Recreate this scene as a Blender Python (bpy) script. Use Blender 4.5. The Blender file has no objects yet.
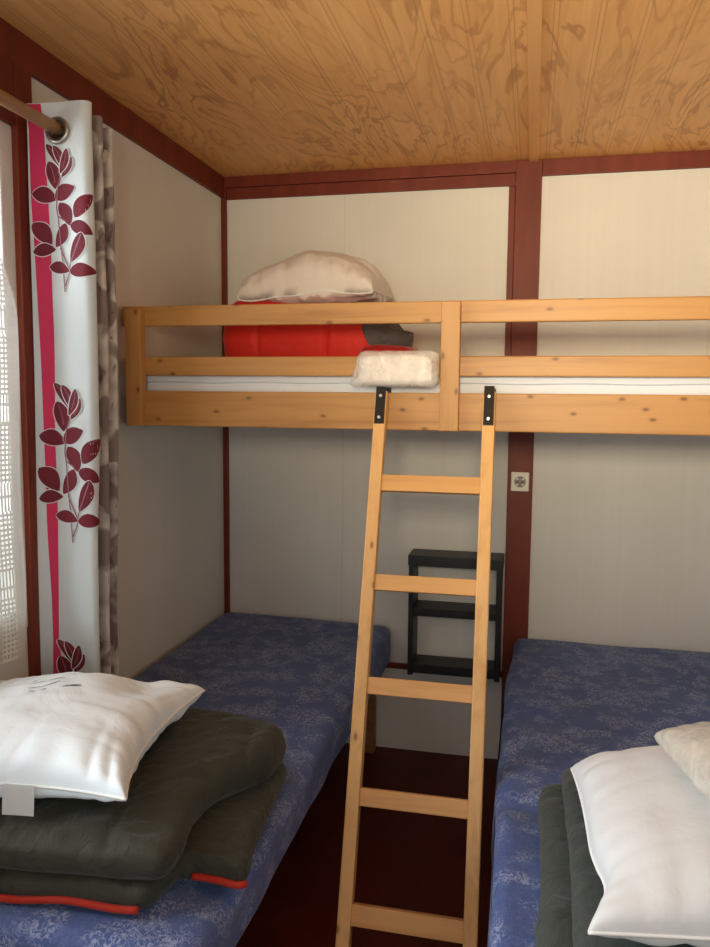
import bpy, bmesh, math, random
from mathutils import Vector, Matrix, noise
random.seed(4)
SC = bpy.context.scene
COL = SC.collection

# ------------------------------------------------------------------ materials
def new_mat(name):
    m = bpy.data.materials.new(name); m.use_nodes = True
    nt = m.node_tree
    return m, nt, nt.nodes['Principled BSDF'], nt.nodes['Material Output']

def N(nt, kind, **kw):
    n = nt.nodes.new(kind)
    for k, v in kw.items():
        if k in n.inputs.keys() and not hasattr(n, k): n.inputs[k].default_value = v
        else: setattr(n, k, v)
    return n

def lin(c):
    return tuple(((x / 255) / 12.92 if x / 255 <= .04045 else ((x / 255 + .055) / 1.055) ** 2.4) for x in c) + (1,)

def coords(nt, scale=(1, 1, 1), rot=(0, 0, 0)):
    tc = N(nt, 'ShaderNodeTexCoord'); mp = N(nt, 'ShaderNodeMapping')
    mp.inputs['Scale'].default_value = scale; mp.inputs['Rotation'].default_value = rot
    nt.links.new(tc.outputs['Object'], mp.inputs['Vector'])
    return mp.outputs['Vector']

def tex_noise(nt, vec, scale, detail=4, rough=.5, dist=0):
    n = N(nt, 'ShaderNodeTexNoise')
    n.inputs['Scale'].default_value = scale; n.inputs['Detail'].default_value = detail
    n.inputs['Roughness'].default_value = rough; n.inputs['Distortion'].default_value = dist
    nt.links.new(vec, n.inputs['Vector'])
    return n.outputs['Fac']

def ramp(nt, fac, stops, interp='LINEAR'):
    r = N(nt, 'ShaderNodeValToRGB'); r.color_ramp.interpolation = interp
    e = r.color_ramp.elements
    while len(e) < len(stops): e.new(.5)
    for k, (p, c) in enumerate(stops): e[k].position = p; e[k].color = c
    nt.links.new(fac, r.inputs['Fac'])
    return r.outputs['Color']

def math_n(nt, op, a, b=None, c=None):
    n = N(nt, 'ShaderNodeMath', operation=op)
    for i, v in enumerate((a, b, c)):
        if v is None: continue
        if isinstance(v, (int, float)): n.inputs[i].default_value = v
        else: nt.links.new(v, n.inputs[i])
    return n.outputs[0]

def mix(nt, fac, a, b, mode='MIX'):
    n = N(nt, 'ShaderNodeMix', data_type='RGBA', blend_type=mode)
    for i, v in ((0, fac), (6, a), (7, b)):
        if isinstance(v, (int, float)): n.inputs[i].default_value = v
        elif isinstance(v, tuple): n.inputs[i].default_value = v
        else: nt.links.new(v, n.inputs[i])
    return n.outputs[2]

def bump(nt, bsdf, height, strength=.2, dist=.01):
    b = N(nt, 'ShaderNodeBump'); b.inputs['Strength'].default_value = strength
    b.inputs['Distance'].default_value = dist
    nt.links.new(height, b.inputs['Height']); nt.links.new(b.outputs[0], bsdf.inputs['Normal'])

W3 = (1, 1, 1, 1); K3 = (0, 0, 0, 1)
def plain(name, rgb, rough=.6, spec=.3, metal=0, var=.06, scale=18):
    m, nt, b, o = new_mat(name)
    v = coords(nt)
    f = tex_noise(nt, v, scale, 3)
    c = lin(rgb); d = tuple(x * (1 - var * 2) for x in c[:3]) + (1,)
    nt.links.new(ramp(nt, f, [(.3, d), (.7, c)]), b.inputs['Base Color'])
    b.inputs['Roughness'].default_value = rough; b.inputs['Specular IOR Level'].default_value = spec
    b.inputs['Metallic'].default_value = metal
    return m

def pine(name, axis, light, dark, knot=True):
    m, nt, b, o = new_mat(name)
    s = [28, 28, 28]; s[axis] = 1.6
    v = coords(nt, tuple(s))
    g = tex_noise(nt, v, 1.0, 5, .6, .6)
    g2 = tex_noise(nt, coords(nt, tuple(x * 4 for x in s)), 1.0, 3, .6)
    base = ramp(nt, g, [(.25, lin(dark)), (.5, lin(light)), (.8, tuple(min(1, x * 1.12) for x in lin(light)[:3]) + (1,))])
    base = mix(nt, .25, base, mix(nt, g2, lin(dark), lin(light)))
    if knot:
        ks = [6, 6, 6]; ks[axis] = 3.2
        vo = N(nt, 'ShaderNodeTexVoronoi', feature='F1'); vo.inputs['Scale'].default_value = 1.0
        vo.inputs['Randomness'].default_value = 1
        vo.voronoi_dimensions = '2D'
        sp = N(nt, 'ShaderNodeSeparateXYZ'); nt.links.new(coords(nt, (ks[0] * 1.9, 1, ks[2] * 1.9)), sp.inputs[0])
        cb = N(nt, 'ShaderNodeCombineXYZ'); nt.links.new(sp.outputs['X'], cb.inputs[0]); nt.links.new(sp.outputs['Z'], cb.inputs[1])
        nt.links.new(cb.outputs[0], vo.inputs['Vector'])
        kf = ramp(nt, vo.outputs['Distance'], [(.0, W3), (.035, (.8, .8, .8, 1)), (.07, (.12, .12, .12, 1)), (.12, K3), (1, K3)])
        base = mix(nt, math_n(nt, 'MULTIPLY', kf, .8), base, lin((92, 48, 18)))
    nt.links.new(base, b.inputs['Base Color'])
    b.inputs['Roughness'].default_value = .42; b.inputs['Specular IOR Level'].default_value = .35
    bump(nt, b, g2, .08, .002)
    return m

PINE_L, PINE_D = (190, 140, 80), (156, 104, 52)
M = {}
M['pine_x'] = pine('pine board along x', 0, PINE_L, PINE_D)
M['pine_z'] = pine('pine board along z', 2, PINE_L, PINE_D)
M['pine_lad'] = pine('pine ladder stile', 2, (224, 174, 110), (198, 146, 84))
M['pine_rung'] = pine('pine ladder rung', 0, (216, 162, 98), (192, 136, 74), False)
M['pine_dark'] = pine('bed base wood', 0, (150, 105, 62), (110, 70, 38), False)

# painted wall panels: off white with fine vertical brush grain
def wall_mat():
    m, nt, b, o = new_mat('off white wall panel')
    f = tex_noise(nt, coords(nt, (60, 60, 1.2)), 1.0, 4, .6)
    f2 = tex_noise(nt, coords(nt), 1.7, 3)
    c = ramp(nt, f, [(.3, lin((217, 213, 204))), (.7, lin((222, 218, 209)))])
    c = mix(nt, .35, c, ramp(nt, f2, [(.35, lin((205, 201, 193))), (.65, lin((228, 224, 216)))]))
    sx = N(nt, 'ShaderNodeSeparateXYZ'); nt.links.new(coords(nt), sx.inputs[0])      # butt joint of the wall boards
    jl = math_n(nt, 'LESS_THAN', math_n(nt, 'ABSOLUTE', math_n(nt, 'ADD', sx.outputs['X'], .71)), .002)
    c = mix(nt, math_n(nt, 'MULTIPLY', jl, .16), c, lin((120, 112, 100)))
    nt.links.new(c, b.inputs['Base Color']); b.inputs['Roughness'].default_value = .55
    b.inputs['Specular IOR Level'].default_value = .25
    bump(nt, b, f, .02, .002)
    return m
M['wall'] = wall_mat()

def trim_mat():
    m, nt, b, o = new_mat('oxblood painted timber')
    f = tex_noise(nt, coords(nt, (14, 14, 3)), 1.0, 4, .6)
    nt.links.new(ramp(nt, f, [(.25, lin((96, 34, 20))), (.6, lin((116, 47, 28))), (.85, lin((132, 62, 40)))]), b.inputs['Base Color'])
    b.inputs['Roughness'].default_value = .5; b.inputs['Specular IOR Level'].default_value = .3
    bump(nt, b, f, .1, .003)
    return m
M['trim'] = trim_mat()

def floor_mat():
    m, nt, b, o = new_mat('dark red brown floor')
    f = tex_noise(nt, coords(nt, (6, 6, 6)), 1.0, 5, .6)
    nt.links.new(ramp(nt, f, [(.3, lin((76, 24, 14))), (.7, lin((98, 36, 22)))]), b.inputs['Base Color'])
    b.inputs['Roughness'].default_value = .5; b.inputs['Specular IOR Level'].default_value = .25
    bump(nt, b, f, .05, .004)
    return m
M['floor'] = floor_mat()

# plywood ceiling: rotary cut contour figure stretched along y, with bead grooves running along y
def ply_mat():
    m, nt, b, o = new_mat('varnished plywood ceiling')
    n1 = tex_noise(nt, coords(nt, (4.4, 1.25, 1)), 1.0, 4.5, .5, .9)
    bands = math_n(nt, 'FRACT', math_n(nt, 'MULTIPLY', n1, 11))
    line = ramp(nt, bands, [(0, K3), (.38, (.10, .10, .10, 1)), (.52, W3), (.64, (.8, .8, .8, 1)), (.70, (.1, .1, .1, 1)), (1, K3)])
    fine = tex_noise(nt, coords(nt, (55, 3, 1)), 1.0, 4, .6)
    big = tex_noise(nt, coords(nt, (2.2, 1.6, 1)), 1.0, 2)
    mask = ramp(nt, big, [(.38, (.25, .25, .25, 1)), (.62, W3)])
    base = ramp(nt, fine, [(.25, lin((210, 150, 86))), (.75, lin((236, 182, 114)))])
    base = mix(nt, .3, base, ramp(nt, n1, [(.3, lin((196, 136, 78))), (.7, lin((240, 192, 132)))]))
    col = mix(nt, math_n(nt, 'MULTIPLY', math_n(nt, 'MULTIPLY', line, mask), .62), base, lin((150, 90, 42)))
    vo = N(nt, 'ShaderNodeTexVoronoi', feature='F1'); vo.inputs['Scale'].default_value = 1
    nt.links.new(coords(nt, (4.2, 3.0, 1)), vo.inputs['Vector'])
    kn = ramp(nt, vo.outputs['Distance'], [(0, W3), (.022, (.7, .7, .7, 1)), (.045, K3), (1, K3)])
    col = mix(nt, math_n(nt, 'MULTIPLY', kn, .7), col, lin((110, 58, 24)))
    # grooves
    sx = N(nt, 'ShaderNodeSeparateXYZ'); nt.links.new(coords(nt), sx.inputs[0])
    w = math_n(nt, 'PINGPONG', math_n(nt, 'ADD', sx.outputs['X'], 10.0), .0508)
    g = math_n(nt, 'LESS_THAN', math_n(nt, 'ABSOLUTE', math_n(nt, 'SUBTRACT', w, .006)), .0016)
    col = mix(nt, math_n(nt, 'MULTIPLY', g, .32), col, lin((134, 80, 40)))
    nt.links.new(col, b.inputs['Base Color'])
    b.inputs['Roughness'].default_value = .45; b.inputs['Specular IOR Level'].default_value = .3
    bump(nt, b, math_n(nt, 'SUBTRACT', math_n(nt, 'MULTIPLY', fine, .15), g), .35, .004)
    return m
M['ply'] = ply_mat()
M['batten'] = pine('ceiling batten', 1, (222, 166, 104), (198, 140, 82), False)

# blue mattress cover printed with pale flower sprigs
def blue_mat():
    m, nt, b, o = new_mat('blue floral mattress cover')
    v = coords(nt)
    clump = tex_noise(nt, v, 15.0, 2, .5)
    fil = math_n(nt, 'ABSOLUTE', math_n(nt, 'SUBTRACT', tex_noise(nt, v, 62, 2.5, .6, 1.4), .5))
    petal = ramp(nt, fil, [(.0, W3), (.022, W3), (.055, K3), (1, K3)])
    fine = tex_noise(nt, v, 150, 2, .6)
    pat = math_n(nt, 'MULTIPLY', petal, ramp(nt, clump, [(.43, (.14, .14, .14, 1)), (.57, W3)]))
    vo2 = N(nt, 'ShaderNodeTexVoronoi', feature='F1'); vo2.inputs['Scale'].default_value = 75
    nt.links.new(v, vo2.inputs['Vector'])
    dots = math_n(nt, 'MULTIPLY', ramp(nt, vo2.outputs['Distance'], [(.0, W3), (.22, W3), (.36, K3), (1, K3)]), ramp(nt, clump, [(.47, K3), (.60, W3)]))
    pat = math_n(nt, 'MAXIMUM', pat, math_n(nt, 'MULTIPLY', dots, .75))
    pat = math_n(nt, 'MULTIPLY', pat, ramp(nt, fine, [(.30, (.3, .3, .3, 1)), (.55, W3)]))
    bg = ramp(nt, tex_noise(nt, v, 3.5, 3), [(.3, lin((66, 83, 134))), (.7, lin((80, 100, 152)))])
    col = mix(nt, math_n(nt, 'MULTIPLY', pat, .6), bg, lin((184, 194, 218)))
    nt.links.new(col, b.inputs['Base Color']); b.inputs['Roughness'].default_value = .6
    b.inputs['Specular IOR Level'].default_value = .2
    b.inputs['Sheen Weight'].default_value = .1
    bump(nt, b, tex_noise(nt, v, 14, 4, .6), .12, .02)
    return m
M['blue'] = blue_mat()

def cloth_mat(name, rgb, rough=.7, sheen=.2, wr=.35, wscale=10, var=.05, dist=.02, sss=0):
    m, nt, b, o = new_mat(name)
    v = coords(nt)
    f = tex_noise(nt, v, wscale, 5, .55, .8)
    c = lin(rgb); d = tuple(x * (1 - 2 * var) for x in c[:3]) + (1,)
    nt.links.new(ramp(nt, tex_noise(nt, v, 6, 3), [(.3, d), (.7, c)]), b.inputs['Base Color'])
    b.inputs['Roughness'].default_value = rough; b.inputs['Specular IOR Level'].default_value = .25
    b.inputs['Sheen Weight'].default_value = sheen
    bump(nt, b, f, wr, dist)
    return m
M['white'] = cloth_mat('white pillow cloth', (236, 246, 250), .75, .1, .3, 9, .02)
M['white2'] = cloth_mat('white pillow cloth by the window of the other bed', (218, 220, 218), .75, .1, .25, 7, .03)
M['white3'] = cloth_mat('white pillow cloth on bunk', (226, 216, 206), .75, .1, .25, 11, .03)
M['green'] = cloth_mat('dark green quilt', (56, 57, 45), .62, .12, .6, 16, .1)
M['green2'] = cloth_mat('grey green quilt', (60, 68, 62), .6, .15, .5, 16, .1)
M['red'] = cloth_mat('red quilt', (206, 38, 24), .6, .15, .3, 10, .06)
M['red_dark'] = cloth_mat('deep red quilt edge', (170, 26, 24), .6, .15, .3, 14, .06)
M['grey_lining'] = cloth_mat('dark grey quilt lining', (96, 88, 88), .7, .1, .8, 30, .25)
M['piping'] = cloth_mat('orange red piping', (176, 42, 22), .6, .1, .1, 40, .05)
M['tag'] = plain('white care tag', (236, 236, 232), .6, .2, 0, .02)
M['ink'] = plain('grey printed ink', (120, 124, 128), .7, .1, 0, .1, 200)
M['sheet'] = cloth_mat('white bunk mattress cover', (226, 230, 234), .7, .1, .15, 14, .03)
M['seam'] = plain('pale grey seam tape', (196, 200, 206), .7, .2, 0, .05)
M['black'] = plain('black stained wood', (30, 32, 31), .45, .4, 0, .2, 40)
M['metal'] = plain('black steel bracket', (34, 30, 28), .45, .5, .3, .1, 60)
M['screw'] = plain('steel screw', (176, 172, 165), .35, .5, .9, .05, 60)
M['plastic'] = plain('ivory socket plastic', (226, 220, 204), .4, .4, 0, .02)
M['hole'] = plain('dark socket recess', (150, 142, 128), .6, .2, 0, .1)
M['chrome'] = plain('brushed nickel eyelet', (178, 170, 160), .3, .5, .9, .05, 60)
M['rod'] = pine('wooden curtain pole', 1, (178, 138, 98), (150, 110, 74), False)
M['upvc'] = plain('white window frame', (226, 224, 216), .4, .4, 0, .02)

def glass_mat():
    m, nt, b, o = new_mat('window glass')
    t = N(nt, 'ShaderNodeBsdfTransparent'); g = N(nt, 'ShaderNodeBsdfGlossy'); g.inputs['Roughness'].default_value = .03
    fr = N(nt, 'ShaderNodeFresnel'); fr.inputs['IOR'].default_value = 1.3
    mx = N(nt, 'ShaderNodeMixShader')
    nt.links.new(fr.outputs[0], mx.inputs[0]); nt.links.new(t.outputs[0], mx.inputs[1]); nt.links.new(g.outputs[0], mx.inputs[2])
    nt.links.new(mx.outputs[0], o.inputs['Surface'])
    return m
M['glass'] = glass_mat()

def film_mat(name, rgb, clear, rough=.18):
    m, nt, b, o = new_mat(name)
    v = coords(nt)
    b.inputs['Base Color'].default_value = lin(rgb); b.inputs['Roughness'].default_value = rough
    b.inputs['Specular IOR Level'].default_value = .6
    f = tex_noise(nt, v, 22, 4, .6, 1.2)
    bump(nt, b, f, .35, .012)
    t = N(nt, 'ShaderNodeBsdfTransparent'); mx = N(nt, 'ShaderNodeMixShader')
    nt.links.new(ramp(nt, f, [(.35, (clear, clear, clear, 1)), (.7, (clear * .6, clear * .6, clear * .6, 1))]), mx.inputs[0])
    nt.links.new(b.outputs[0], mx.inputs[1]); nt.links.new(t.outputs[0], mx.inputs[2])
    nt.links.new(mx.outputs[0], o.inputs['Surface'])
    return m
M['film'] = film_mat('clear linen wrapper', (240, 232, 222), .72)
M['bag'] = film_mat('milky cream plastic', (228, 222, 206), .5, .25)
M['linen'] = cloth_mat('folded white linen', (240, 228, 214), .8, .1, .3, 18, .03)

# lace: rows of small holes and open bars
def lace_mat():
    m, nt, b, o = new_mat('white lace')
    b.inputs['Base Color'].default_value = lin((214, 213, 206)); b.inputs['Roughness'].default_value = .8
    sx = N(nt, 'ShaderNodeSeparateXYZ'); nt.links.new(coords(nt), sx.inputs[0])
    y, z = sx.outputs['Y'], sx.outputs['Z']
    def stripes(c, p, wd):
        return math_n(nt, 'LESS_THAN', math_n(nt, 'PINGPONG', math_n(nt, 'ADD', c, 50.0), p), wd)
    hole = math_n(nt, 'MULTIPLY', stripes(y, .005, .0027), stripes(z, .006, .003))
    bars = math_n(nt, 'MULTIPLY', stripes(y, .0042, .002), stripes(z, .022, .019))
    sel = math_n(nt, 'LESS_THAN', math_n(nt, 'PINGPONG', math_n(nt, 'ADD', z, 50.0), .105), .034)
    pat = math_n(nt, 'ADD', math_n(nt, 'MULTIPLY', hole, math_n(nt, 'SUBTRACT', 1.0, sel)), math_n(nt, 'MULTIPLY', bars, sel))
    edge = math_n(nt, 'LESS_THAN', y, -.012)
    pat = math_n(nt, 'MULTIPLY', pat, edge)
    t = N(nt, 'ShaderNodeBsdfTransparent'); tl = N(nt, 'ShaderNodeBsdfTranslucent'); tl.inputs[0].default_value = lin((250, 248, 242))
    m1 = N(nt, 'ShaderNodeMixShader'); m1.inputs[0].default_value = .14
    nt.links.new(b.outputs[0], m1.inputs[1]); nt.links.new(tl.outputs[0], m1.inputs[2])
    m2 = N(nt, 'ShaderNodeMixShader')
    nt.links.new(pat, m2.inputs[0]); nt.links.new(m1.outputs[0], m2.inputs[1]); nt.links.new(t.outputs[0], m2.inputs[2])
    nt.links.new(m2.outputs[0], o.inputs['Surface'])
    return m
M['lace'] = lace_mat()

def curtain_front():
    m, nt, b, o = new_mat('pale curtain cloth')
    nt.links.new(ramp(nt, tex_noise(nt, coords(nt), 4, 3), [(.3, lin((230, 239, 239))), (.7, lin((240, 246, 245)))]), b.inputs['Base Color'])
    b.inputs['Roughness'].default_value = .6; b.inputs['Sheen Weight'].default_value = .1
    b.inputs['Specular IOR Level'].default_value = .2
    tl = N(nt, 'ShaderNodeBsdfTranslucent'); tl.inputs[0].default_value = lin((220, 226, 222))
    mx = N(nt, 'ShaderNodeMixShader'); mx.inputs[0].default_value = .32
    nt.links.new(b.outputs[0], mx.inputs[1]); nt.links.new(tl.outputs[0], mx.inputs[2]); nt.links.new(mx.outputs[0], o.inputs['Surface'])
    return m
def curtain_shaded():  # muted print plus the shade of the rear folds, both in the colour
    m, nt, b, o = new_mat('grey patterned curtain folds with shade')
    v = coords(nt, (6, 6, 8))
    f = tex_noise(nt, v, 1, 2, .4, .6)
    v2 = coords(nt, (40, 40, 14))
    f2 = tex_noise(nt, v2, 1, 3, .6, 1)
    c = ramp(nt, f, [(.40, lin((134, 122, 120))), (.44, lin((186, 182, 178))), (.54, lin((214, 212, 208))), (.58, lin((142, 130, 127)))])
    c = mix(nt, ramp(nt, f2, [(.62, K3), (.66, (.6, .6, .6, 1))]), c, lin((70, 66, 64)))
    nt.links.new(c, b.inputs['Base Color']); b.inputs['Roughness'].default_value = .75
    return m
M['curtain'] = curtain_front(); M['curtain_shaded'] = curtain_shaded()
M['pink'] = plain('raspberry print', (206, 52, 92), .65, .2, 0, .05, 8)
M['leaf'] = plain('burgundy leaf print', (112, 34, 46), .65, .2, 0, .1, 14)
M['stem'] = plain('mauve stem print', (150, 110, 116), .65, .2, 0, .1, 14)
M['outside'] = plain('pale render of the neighbouring cabin', (225, 225, 220), .8, .1, 0, .03)

# ------------------------------------------------------------------ object helpers
ROOTLOC = {}
def root_loc(o):
    while o is not None:
        if o.name in ROOTLOC: return ROOTLOC[o.name]
        o = o.parent
    return Vector((0, 0, 0))

def obj(name, bm, mats, parent=None, origin=None, smooth=False):
    """bm in world coordinates; linked as one mesh object."""
    if not isinstance(mats, (list, tuple)): mats = [mats]
    me = bpy.data.meshes.new(name)
    if parent is not None: off = root_loc(parent)
    elif origin is not None: off = Vector(origin)
    else:
        xs = [v.co for v in bm.verts]
        lo = [min(c[i] for c in xs) for i in range(3)]; hi = [max(c[i] for c in xs) for i in range(3)]
        off = Vector(((lo[0] + hi[0]) / 2, (lo[1] + hi[1]) / 2, lo[2]))
    for v in bm.verts: v.co -= off
    bm.to_mesh(me); bm.free()
    for m in mats: me.materials.append(m)
    if smooth:
        for p in me.polygons: p.use_smooth = True
    o = bpy.data.objects.new(name, me); COL.objects.link(o)
    if parent is not None: o.parent = parent
    else:
        o.location = off; ROOTLOC[o.name] = off.copy()
    return o

def thing(name, label, cat, loc, group=None):
    o = bpy.data.objects.new(name, None); COL.objects.link(o); o.location = loc
    o.empty_display_size = .05
    ROOTLOC[o.name] = Vector(loc); tag(o, label, cat, group)
    return o

def tag(o, label, cat, group=None):
    o['label'] = label; o['category'] = cat
    if group: o['group'] = group
    return o

def struct(name, bm, m, parent=None, smooth=False):
    o = obj(name, bm, m, parent, None, smooth)
    if parent is None: o['kind'] = 'structure'
    return o

def box(bm, x0, x1, y0, y1, z0, z1, bev=0.0, seg=2, rot=None, pivot=None):
    r = bmesh.ops.create_cube(bm, size=1)
    vs = r['verts']
    for v in vs:
        v.co = Vector(((x0 + x1) / 2 + v.co.x * (x1 - x0), (y0 + y1) / 2 + v.co.y * (y1 - y0), (z0 + z1) / 2 + v.co.z * (z1 - z0)))
    if bev > 0:
        es = list({e for v in vs for e in v.link_edges})
        r = bmesh.ops.bevel(bm, geom=es, offset=bev, segments=seg, profile=.6, affect='EDGES')
        vs = r['verts']
    if rot is not None:
        bmesh.ops.rotate(bm, verts=vs, cent=pivot, matrix=rot)
    return vs

def B(*a, **k):
    bm = bmesh.new(); box(bm, *a, **k); return bm

def tube(bm, pts, r, n=10, closed=False, cap=True):
    pts = [Vector(p) for p in pts]
    rings = []
    L = len(pts)
    up = None
    for i, p in enumerate(pts):
        if closed: t = pts[(i + 1) % L] - pts[i - 1]
        else: t = pts[min(i + 1, L - 1)] - pts[max(i - 1, 0)]
        t.normalize()
        if up is None:
            up = Vector((0, 0, 1)) if abs(t.z) < .9 else Vector((1, 0, 0))
        a = t.cross(up)
        if a.length < 1e-4: a = t.cross(Vector((1, 0, 0)))
        a.normalize(); b = a.cross(t); up = b
        rr = r[i] if isinstance(r, (list, tuple)) else r
        rings.append([bm.verts.new(p + (a * math.cos(2 * math.pi * k / n) + b * math.sin(2 * math.pi * k / n)) * rr) for k in range(n)])
    for i in range(L if closed else L - 1):
        A, C = rings[i], rings[(i + 1) % L]
        for k in range(n):
            bm.faces.new((A[k], A[(k + 1) % n], C[(k + 1) % n], C[k]))
    if not closed and cap:
        bm.faces.new(rings[0][::-1]); bm.faces.new(rings[-1])

def cylinder(bm, c0, c1, r, n=20):
    tube(bm, [c0, c1], r, n)

def fbm(p, sc, oc=3):
    s = 0; a = 1; t = 0
    for i in range(oc):
        s += a * noise.noise(Vector(p) * sc + Vector((i * 7.3, i * 3.1, 0))); t += a; a *= .5; sc *= 2.03
    return s / t

def soft_box(x0, x1, y0, y1, z0, z1, r, step=.025, disp=None):
    """rounded box on a grid, then disp(point)->offset vector"""
    bm = bmesh.new()
    def ticks(a, b):
        n = max(2, int((b - a) / step)); out = [a + (b - a) * i / n for i in range(n + 1)]
        ex = [a + r * .15, a + r * .4, a + r * .7, a + r, b - r * .15, b - r * .4, b - r * .7, b - r]
        return sorted({round(q, 5) for q in out + ex})
    X, Y, Z = ticks(x0, x1), ticks(y0, y1), ticks(z0, z1)
    cache = {}
    lo = Vector((x0 + r, y0 + r, z0 + r)); hi = Vector((x1 - r, y1 - r, z1 - r))
    def V(x, y, z):
        k = (x, y, z)
        if k not in cache:
            p = Vector(k)
            q = Vector([min(max(p[i], lo[i]), hi[i]) for i in range(3)])
            d = p - q
            if d.length > 1e-9:
                p = q + d.normalized() * r
            if disp: p = p + disp(p)
            cache[k] = bm.verts.new(p)
        return cache[k]
    def grid(A, C, f, flip):
        for i in range(len(A) - 1):
            for j in range(len(C) - 1):
                q = [f(A[i], C[j]), f(A[i + 1], C[j]), f(A[i + 1], C[j + 1]), f(A[i], C[j + 1])]
                q = [V(*t) for t in q]
                if flip: q.reverse()
                try: bm.faces.new(q)
                except ValueError: pass
    grid(X, Y, lambda a, b: (a, b, Z[-1]), False); grid(X, Y, lambda a, b: (a, b, Z[0]), True)
    grid(X, Z, lambda a, b: (a, Y[0], b), False); grid(X, Z, lambda a, b: (a, Y[-1], b), True)
    grid(Y, Z, lambda a, b: (X[-1], a, b), False); grid(Y, Z, lambda a, b: (X[0], a, b), True)
    return bm

def smooth_closed(pts, n):
    """Catmull-Rom through closed control points, n samples evenly by length"""
    P = [Vector(p) for p in pts]; L = len(P); raw = []
    for i in range(L):
        p0, p1, p2, p3 = P[i - 1], P[i], P[(i + 1) % L], P[(i + 2) % L]
        for k in range(24):
            t = k / 24
            raw.append(.5 * ((2 * p1) + (p2 - p0) * t + (2 * p0 - 5 * p1 + 4 * p2 - p3) * t * t + (3 * p1 - p0 - 3 * p2 + p3) * t ** 3))
    return resample(raw, n, True)

def resample(raw, n, closed):
    if closed: raw = raw + [raw[0]]
    d = [0]
    for a, b in zip(raw, raw[1:]): d.append(d[-1] + (b - a).length)
    out = []; j = 0
    for i in range(n):
        s = d[-1] * i / (n if closed else n - 1)
        while j < len(d) - 2 and d[j + 1] < s: j += 1
        t = (s - d[j]) / max(d[j + 1] - d[j], 1e-9)
        out.append(raw[j].lerp(raw[j + 1], t))
    return out

def puff(outline, z0, thick, r, n=200, rings=34, top=None, crease=None, wr=.006, seed=0, plump=.0, floor=None):
    """cushioned layer: closed xy outline, flat underside at z0, rounded rim.  top(x,y)->extra height"""
    bm = bmesh.new()
    ol = smooth_closed([(x, y, 0) for x, y in outline], n)
    c = sum(ol, Vector()) / n
    half = thick / 2
    # rim distances: cluster rings near the edge
    def pt(p, s, zs, extra):
        q = c + (p - c) * s
        return q
    ss = [1 - (1 - (1 - i / rings) ** .5) for i in range(rings)]  # from 1 down to near 0
    ss = sorted(set([1.0] + ss), reverse=True)
    def make(side):
        res = []
        for s in ss:
            ring = []
            for p in ol:
                R = (p - c).length; d = (1 - s) * R
                k = 1.0 if d >= r else math.sqrt(max(0, 1 - (1 - d / r) ** 2))
                q = c + (p - c) * s
                if side > 0:
                    z = z0 + half + (half + plump * (1 - s * s)) * k
                    if top: z += top(q.x, q.y) * k
                    z += k * wr * (fbm((q.x + seed, q.y * 1.3, seed), 7, 4) - .45 * abs(noise.noise(Vector((q.x * 9 + q.y * 5 + seed, q.y * 22 - q.x * 8, seed)))))
                    if crease: z -= k * crease(q.x, q.y)
                else:
                    z = z0 + half - half * k
                    if floor: z = max(z, floor(q.x, q.y))
                w = .35 * wr * fbm((q.x * 1.0 + seed, q.y, z * 3 + seed), 11, 3)
                dr = (p - c).normalized()
                ring.append(bm.verts.new((q.x + dr.x * w, q.y + dr.y * w, z)))
            res.append(ring)
        return res
    T = make(1); Bt = make(-1)
    def bridge(A, C, flip):
        for k in range(n):
            f = (A[k], A[(k + 1) % n], C[(k + 1) % n], C[k])
            bm.faces.new(f[::-1] if flip else f)
    for i in range(len(T) - 1): bridge(T[i], T[i + 1], False); bridge(Bt[i], Bt[i + 1], True)
    bm.faces.new(T[-1]); bm.faces.new(Bt[-1][::-1])
    bmesh.ops.remove_doubles(bm, verts=T[0] + Bt[0], dist=1e-5)
    bmesh.ops.recalc_face_normals(bm, faces=bm.faces)
    return bm, ol

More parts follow.
